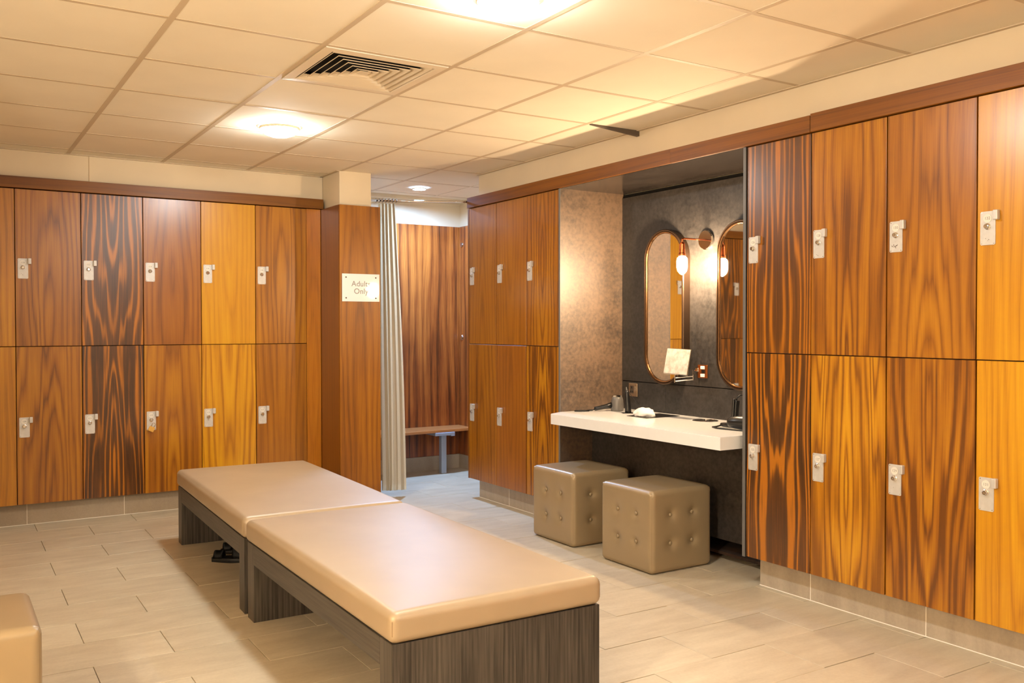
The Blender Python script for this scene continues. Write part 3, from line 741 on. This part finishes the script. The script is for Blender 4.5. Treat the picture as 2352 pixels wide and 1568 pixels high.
# ------------------------------------------------------------------ leather cube stools
def soft_box(sx, sy, sz, r, n, nz, crown=0.0, dimples=(), bulge=0.0, dr=.024, dd=.017):
    """box from z=0..sz with rounded edges; grid faces; dimples = list of (face, u, v)"""
    bm = bmesh.new(); hx, hy = sx/2, sy/2
    verts = {}
    def put(p):
        key = (round(p[0], 5), round(p[1], 5), round(p[2], 5))
        if key in verts: return verts[key]
        v = bm.verts.new(p); verts[key] = v; return v
    def lin_(a, b, k): # finer steps near both ends
        out = []; e = min(r*1.25, (b-a)*.3); m = 5
        out += [a+e*i/m for i in range(m)]
        out += [a+e+(b-a-2*e)*i/k for i in range(k)]
        out += [b-e+e*i/m for i in range(m+1)]; return out
    X = lin_(-hx, hx, n[0]); Y = lin_(-hy, hy, n[1]); Z = lin_(0, sz, nz)
    def face(A, B, f):
        for i in range(len(A)-1):
            for j in range(len(B)-1):
                bm.faces.new([put(f(A[i], B[j])), put(f(A[i+1], B[j])), put(f(A[i+1], B[j+1])), put(f(A[i], B[j+1]))])
    face(X, Y, lambda a, b: (a, b, sz)); face(X, Y, lambda a, b: (a, b, 0))
    face(X, Z, lambda a, b: (a, -hy, b)); face(X, Z, lambda a, b: (a, hy, b))
    face(Y, Z, lambda a, b: (-hx, a, b)); face(Y, Z, lambda a, b: (hx, a, b))
    bmesh.ops.recalc_face_normals(bm, faces=bm.faces[:])
    for v in bm.verts:
        p = v.co.copy(); q = p.copy()
        # bulge of flat faces
        ux, uy, uz = p.x/hx, p.y/hy, (p.z-sz/2)/(sz/2)
        if abs(uz) > .999 and uz > 0: q.z += crown*(1-ux**4)*(1-uy**4)
        if abs(abs(ux)-1) < 1e-4: q.x += math.copysign(bulge*(1-uy**2)*(1-uz**2), ux)
        if abs(abs(uy)-1) < 1e-4: q.y += math.copysign(bulge*(1-ux**2)*(1-uz**2), uy)
        for (f, u, w_) in dimples:
            if f in '+x -x' and abs(abs(ux)-1) < 1e-4 and ((ux > 0) == (f == '+x')) and f[1] == 'x':
                d = math.hypot(p.y-u, p.z-w_); q.x -= math.copysign(dd*math.exp(-(d/dr)**1.5)+dd*.25*math.exp(-(d/(dr*2.4))**2), ux)
            if f[1] == 'y' and abs(abs(uy)-1) < 1e-4 and ((uy > 0) == (f == '+y')):
                d = math.hypot(p.x-u, p.z-w_); q.y -= math.copysign(dd*math.exp(-(d/dr)**1.5)+dd*.25*math.exp(-(d/(dr*2.4))**2), uy)
        # rounding
        c = Vector((max(-hx+r, min(hx-r, p.x)), max(-hy+r, min(hy-r, p.y)), max(r, min(sz-r, p.z))))
        cr_ = max(0, abs(ux)-.86)*max(0, abs(uy)-.86)*max(0, uz-.80)/(.14*.14*.2)
        if cr_ > 0 and sz > .2: q += Vector((mnoise.noise(p*45), mnoise.noise(p*45+Vector((9, 0, 0))), mnoise.noise(p*60+Vector((0, 9, 0)))*1.3))*.007*min(1, cr_*2)
        d = p-c
        if d.length > r*1.0001: d2 = d.normalized()*r; q += (c+d2)-p
        v.co = q
    return bm
st_d = [(f, u, w_) for f in ('+x', '-x', '+y', '-y') for u in (-.077, .077) for w_ in (.152, .304)]
st_me = mesh_of(soft_box(.434, .434, .438, .027, (48, 48), 48, .006, st_d, .004), leather_st, True)
bt_me = mesh_of(lathe(bmesh.new(), [(.0105, 0), (.0105, .003), (.008, .006), (0, .0075)], 16), leather_st, True)
seam_m = plain('seam_thread', (128, 98, 66), .6)
def stool(x, y, label, rz=0.0):
    t = thing('cube_stool', label, 'stool', (x, y, 0), rz, 'buttoned cube stools')
    again('body', st_me, t, (0, 0, .002))
    for f, u, w_ in st_d:
        o = again('button', bt_me, t)
        if f == '+x': o.location = (.217-.0165, u, w_+.002); o.rotation_euler = (0, PI/2, 0)
        if f == '-x': o.location = (-.217+.0125, u, w_+.002); o.rotation_euler = (0, -PI/2, 0)
        if f == '+y': o.location = (u, .217-.0165, w_+.002); o.rotation_euler = (-PI/2, 0, 0)
        if f == '-y': o.location = (u, -.217+.0125, w_+.002); o.rotation_euler = (PI/2, 0, 0)
    for sx in (-1, 1):
        for sy in (-1, 1):
            bm = tube(bmesh.new(), [(sx*.2085, sy*.2085, .03), (sx*.2085, sy*.2085, .405)], .0012, 5); new_obj('seam', bm, seam_m, t)
    return t
stool(3.377, 4.548, 'bronze leather cube stool under the left end of the counter, partly behind the other')
stool(3.375, 3.848, 'bronze leather cube stool under the counter nearest the camera, whole and unobstructed')
stool(.037, 3.172, 'bronze leather cube stool cut off at the bottom left corner of the photo')

# ------------------------------------------------------------------ benches
def bench(near, length, width, rz, label):
    """near: floor position of the near left corner of the cushion outline; length runs along +y before rotation"""
    t = thing('bench', label, 'bench', (near[0], near[1], 0), rz, 'upholstered changing benches')
    Wd, L = width, length; zc = .344
    bm = soft_box(Wd, L, .098, .028, (26, 50), 4, .016, (), .003)
    new_obj('cushion', bm, leather, t, (Wd/2, L/2, zc), smooth=True)
    for sx in (0, 1):
        for sy in (0, 1):
            X_, Y_ = (.0086 if sx == 0 else Wd-.0086), (.0086 if sy == 0 else L-.0086)
            new_obj('corner_seam', tube(bmesh.new(), [(X_, Y_, zc+.026), (X_, Y_, zc+.072)], .0011, 5), seam_m, t)
    i = .009; th = .095
    new_obj('end_panel', bx(i, Wd-i, 0, th, 0, zc, .001), ash, t, (0, i, 0))
    new_obj('end_panel', bx(i, Wd-i, -th, 0, 0, zc, .001), ash, t, (0, L-i, 0))
    new_obj('side_rail', bx(0, .03, i+th+.0005, L-i-th-.0005, zc-.088, zc, .001), ash_rail, t, (i, 0, 0))
    new_obj('side_rail', bx(-.03, 0, i+th+.0005, L-i-th-.0005, zc-.088, zc, .001), ash_rail, t, (Wd-i, 0, 0))
    new_obj('seat_board', bx(i+.031, Wd-i-.031, i+th+.0005, L-i-th-.0005, zc-.02, zc, 0), ash_rail, t)
    return t
bench((1.150, 2.505), 1.598, .800, -.012, 'long tan leather bench with dark ash base nearest the camera')
bench((1.169, 4.137), 1.630, .800, -.037, 'tan leather bench with dark ash base farther away, end to end with the near one')

# black shoes under the far bench
def shoe(x, y, rz, label):
    t = thing('shoe', label, 'shoe', (x, y, 0), rz, 'black shoes under the far bench')
    def outline(u):   # half width along length
        return .034+.010*math.sin(PI*min(1, u*1.05))-.012*abs(u-.42)
    bm = bmesh.new(); rings = []
    N = 16
    for i in range(N+1):
        u = i/N; xx = -.13+.26*u; hw = outline(u)*(math.sin(PI*min(1, max(.04, u*.96+.02)))**.35)
        rings.append([bm.verts.new((xx, s*hw, z)) for s, z in ((-1, 0), (-1.04, .012), (-1, .024), (1, .024), (1.04, .012), (1, 0))])
    for a, b in zip(rings, rings[1:]):
        for k in range(6): bm.faces.new((a[k], a[(k+1) % 6], b[(k+1) % 6], b[k]))
    bm.faces.new(rings[0]); bm.faces.new(rings[-1]); bmesh.ops.recalc_face_normals(bm, faces=bm.faces[:])
    new_obj('sole', bm, rubber, t)
    bm = bmesh.new(); rings = []
    for i in range(11):
        u = i/10; xx = -.01+.125*u; hw = .042*(1-.35*u*u); h = .062*(1-.62*u)+.004
        rings.append([bm.verts.new((xx, hw*math.cos(PI*k/10), .022+h*math.sin(PI*k/10))) for k in range(11)])
    for a, b in zip(rings, rings[1:]):
        for k in range(10): bm.faces.new((a[k], a[k+1], b[k+1], b[k]))
    bm.faces.new(rings[-1])
    bmesh.ops.solidify(bm, geom=bm.faces[:], thickness=.004); new_obj('upper', bm, rubber, t, smooth=True)
    bm = bmesh.new(); rings = []
    for i in range(5):
        xx = -.115+.05*i/4
        rings.append([bm.verts.new((xx, .036*math.cos(PI*k/10), .022+.040*math.sin(PI*k/10))) for k in range(11)])
    for a, b in zip(rings, rings[1:]):
        for k in range(10): bm.faces.new((a[k], a[k+1], b[k+1], b[k]))
    bmesh.ops.solidify(bm, geom=bm.faces[:], thickness=.004); new_obj('heel_strap', bm, rubber, t, smooth=True)
    return t
s1 = shoe(1.405, 5.115, math.radians(-32), 'black rubber shoe in front of its pair under the far bench')
s2 = shoe(1.50, 5.285, math.radians(-24), 'black rubber shoe with a cream patch, behind its pair under the far bench')
new_obj('patch', bx(.0, .016, -.0478, -.044, .028, .052, .002), cream, s2)

# ------------------------------------------------------------------ sign, padlock
sg = thing('sign', 'white acrylic sign reading Adults Only screwed to the walnut pillar', 'sign', (2.668, 6.3195, 1.31+.2855))
new_obj('panel', bx(-.148, .148, -.006, -.0005, -.102, .102, .001), acrylic, sg)
again('lettering', text_mesh('Adults\nOnly', .058, ink), sg, (0, -.0066, .0))
for sx in (-1, 1):
    for sz in (-1, 1):
        new_obj('screw', lathe(bmesh.new(), [(.0055, 0), (.005, .002), (0, .003)], 12, RX), chrome_d, sg, (sx*.118, -.006, sz*.076))
pk = thing('padlock', 'small brass padlock hanging from the lock plate of locker 113', 'padlock', (1.2665, YD-.028, .615))
bm = bx(-.019, .019, -.007, .007, -.034, 0, .003, 2); bmesh.ops.transform(bm, matrix=Matrix.Rotation(.45, 4, 'Y'), verts=bm.verts[:])
new_obj('body', bm, brass, pk)
sp = [(-.010, 0, 0), (-.010, 0, .018)]+[(-.010*math.cos(PI*k/8), 0, .018+.010*math.sin(PI*k/8)) for k in range(1, 8)]+[(.010, 0, .018), (.010, 0, 0)]
bm = tube(bmesh.new(), sp, .0026, 8); bmesh.ops.transform(bm, matrix=Matrix.Rotation(.45, 4, 'Y'), verts=bm.verts[:])
new_obj('shackle', bm, chrome, pk, smooth=True)

# ------------------------------------------------------------------ curtain and rail
cr = thing('curtain_rail', 'thin chrome curtain rail across the cubicle opening', 'rail', (3.15, 6.25, 2.262))
ra, rb = Vector((3.47, 6.098, 2.262)), Vector((2.80, 6.46, 2.268))
def rr_(p): return tuple(Vector(p)-Vector((3.15, 6.25, 2.262)))
new_obj('rod', tube(bmesh.new(), [rr_(ra), rr_((3.40, 6.135, 2.262)), rr_((3.1, 6.31, 2.264)), rr_(rb)], .0085, 12), chrome, cr, smooth=True)
new_obj('end_socket', tube(bmesh.new(), [rr_((3.4745, 6.0955, 2.262)), rr_((3.455, 6.106, 2.262))], .016, 14), chrome_d, cr)
cu = thing('curtain', 'gathered beige cubicle curtain drawn back against the pillar', 'curtain', (2.93, 6.42, 0))
bm = bmesh.new(); NU, NV = 150, 40; grid = []
for j in range(NV+1):
    v = j/NV; z = 2.246-v*2.196; row = []
    # left edge and width of the bunch at this height
    xl = -.062+.010*v; wd = .105+.062*v+.012*math.sin(v*3)
    yo = -.02+.0*v
    if v > .985: pass
    for i in range(NU+1):
        u = i/NU; ph = u*2*PI*4.5 + .35*math.sin(3*v+u*5)
        amp = .017*(.55+.45*math.sin(PI*min(1, v*1.5+.25)))*(1+.25*math.sin(u*17+1))
        x = xl+wd*u+.010*math.sin(2*ph+1.0)+.012*v*math.sin(u*9)
        y = yo+amp*math.sin(ph)-.05*(u-.5)
        row.append(bm.verts.new((x, y, z)))
    grid.append(row)
for a, b in zip(grid, grid[1:]):
    for i in range(NU): bm.faces.new((a[i], a[i+1], b[i+1], b[i]))
bmesh.ops.solidify(bm, geom=bm.faces[:], thickness=.0015)
new_obj('drape', bm, cloth, cu, smooth=True)
for k in range(7):
    u = k/6; x = -.085+.135*u; y = -.03
    px_, py_ = 2.93+x, 6.31+(3.1-2.93-x)*.5
    new_obj('ring', lathe(bmesh.new(), [(.0135, -.0015), (.0155, 0), (.0135, .0015), (.0115, 0), (.0135, -.0015)], 14, Matrix.Translation((x, (6.308+(3.1-(2.93+x))*.515)-6.42, 2.268))@Matrix.Rotation(PI/2, 4, 'Y')), chrome_d, cu)

# ------------------------------------------------------------------ cubicle bench and clips
cb = thing('wall_bench', 'walnut slab seat with a square metal leg in the cubicle', 'bench', (3.5, 7.2, 0))
bm = bx(-1.0, .594, -.16, .204, .372, .398, .004, 2)
for v in bm.verts:                       # rounded front corner at the right
    if v.co.y < 0 and v.co.x > .4: v.co.y += .10
new_obj('seat', bm, W_seat, cb)
new_obj('leg', bx(.288, .338, -.035, .015, 0, .345, .004, 2), alu, cb)
new_obj('leg_bracket', bx(.20, .36, -.09, .14, .345, .372, .003), alu, cb)
new_obj('rail', bx(.36, .40, -.08, .18, .335, .372, .003), alu, cb)
for i, z in enumerate((2.058, 1.205)):
    o = thing('wall_clip', ('upper' if i == 0 else 'lower')+' round chrome clip at the corner of the cubicle panelling', 'clip', (4.108, 7.35, z), -PI/2, 'round clips in the cubicle')
    new_obj('disc', lathe(bmesh.new(), [(0, 0), (.026, 0), (.026, .010), (.020, .016), (0, .016)], 20, RX), chrome, o)

# ------------------------------------------------------------------ air vent
vt = thing('air_vent', 'square louvred air vent set in the ceiling grid', 'vent', (GX+GP*2.5, GY+GP*.5, CEIL))
bm = bmesh.new()
def sq_ring(bm, a0, z0, a1, z1, mat=0):
    p = [[bm.verts.new((sx*a, sy*a, z)) for sx, sy in ((-1, -1), (1, -1), (1, 1), (-1, 1))] for a, z in ((a0, z0), (a1, z1))]
    for k in range(4): bm.faces.new((p[0][k], p[0][(k+1) % 4], p[1][(k+1) % 4], p[1][k]))
sq_ring(bm, .286, .002, .286, -.004); sq_ring(bm, .286, -.004, .243, -.006); sq_ring(bm, .243, -.006, .238, .012)
bmesh.ops.recalc_face_normals(bm, faces=bm.faces[:])
new_obj('frame', bm, vent_m, vt)
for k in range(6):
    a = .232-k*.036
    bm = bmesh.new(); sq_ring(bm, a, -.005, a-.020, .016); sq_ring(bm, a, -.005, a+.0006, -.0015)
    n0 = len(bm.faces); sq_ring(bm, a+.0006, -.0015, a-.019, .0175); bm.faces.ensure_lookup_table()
    for f in bm.faces[n0:]: f.material_index = 1  # louvre backs coloured black in place of the shade inside the vent
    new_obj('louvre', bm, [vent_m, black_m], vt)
new_obj('core', bx(-.026, .026, -.026, .026, -.003, .0, 0), vent_m, vt)
new_obj('duct', bx(-.24, .24, -.24, .24, .035, .045), black_m, vt)

# ------------------------------------------------------------------ ceiling lamps
def dome(x, y, label, mat, r=.105, flat=False):
    t = thing('ceiling_lamp', label, 'lamp', (x, y, CEIL-.002))
    new_obj('rim', lathe(bmesh.new(), [(r-.004, 0), (r+.010, 0), (r+.010, -.010), (r+.004, -.014), (r-.004, -.010)], 40), vent_m, t)
    if flat:
        new_obj('diffuser', lathe(bmesh.new(), [(r-.004, -.004), (0, -.0045)], 40), mat, t); return t
    new_obj('diffuser', lathe(bmesh.new(), [(r, -.006), (r*.96, -.022), (r*.80, -.038), (r*.5, -.050), (0, -.056)], 40), mat, t, smooth=True)
    return t
dome(1.700, 5.213, 'glowing round ceiling lamp beyond the air vent, above the far bench', dome_m)
dome(1.717, 2.740, 'glowing round ceiling lamp cut off by the top edge of the photo', dome_m)
dome(1.72, .30, 'round ceiling lamp above the camera side of the room, in line with the others', dome_m)
dome(1.72, -2.0, 'round ceiling lamp farthest behind the camera, in line with the others', dome_m)
dome(3.422, 6.859, 'small cool white ceiling lamp over the cubicle', cool_m, .05, True)
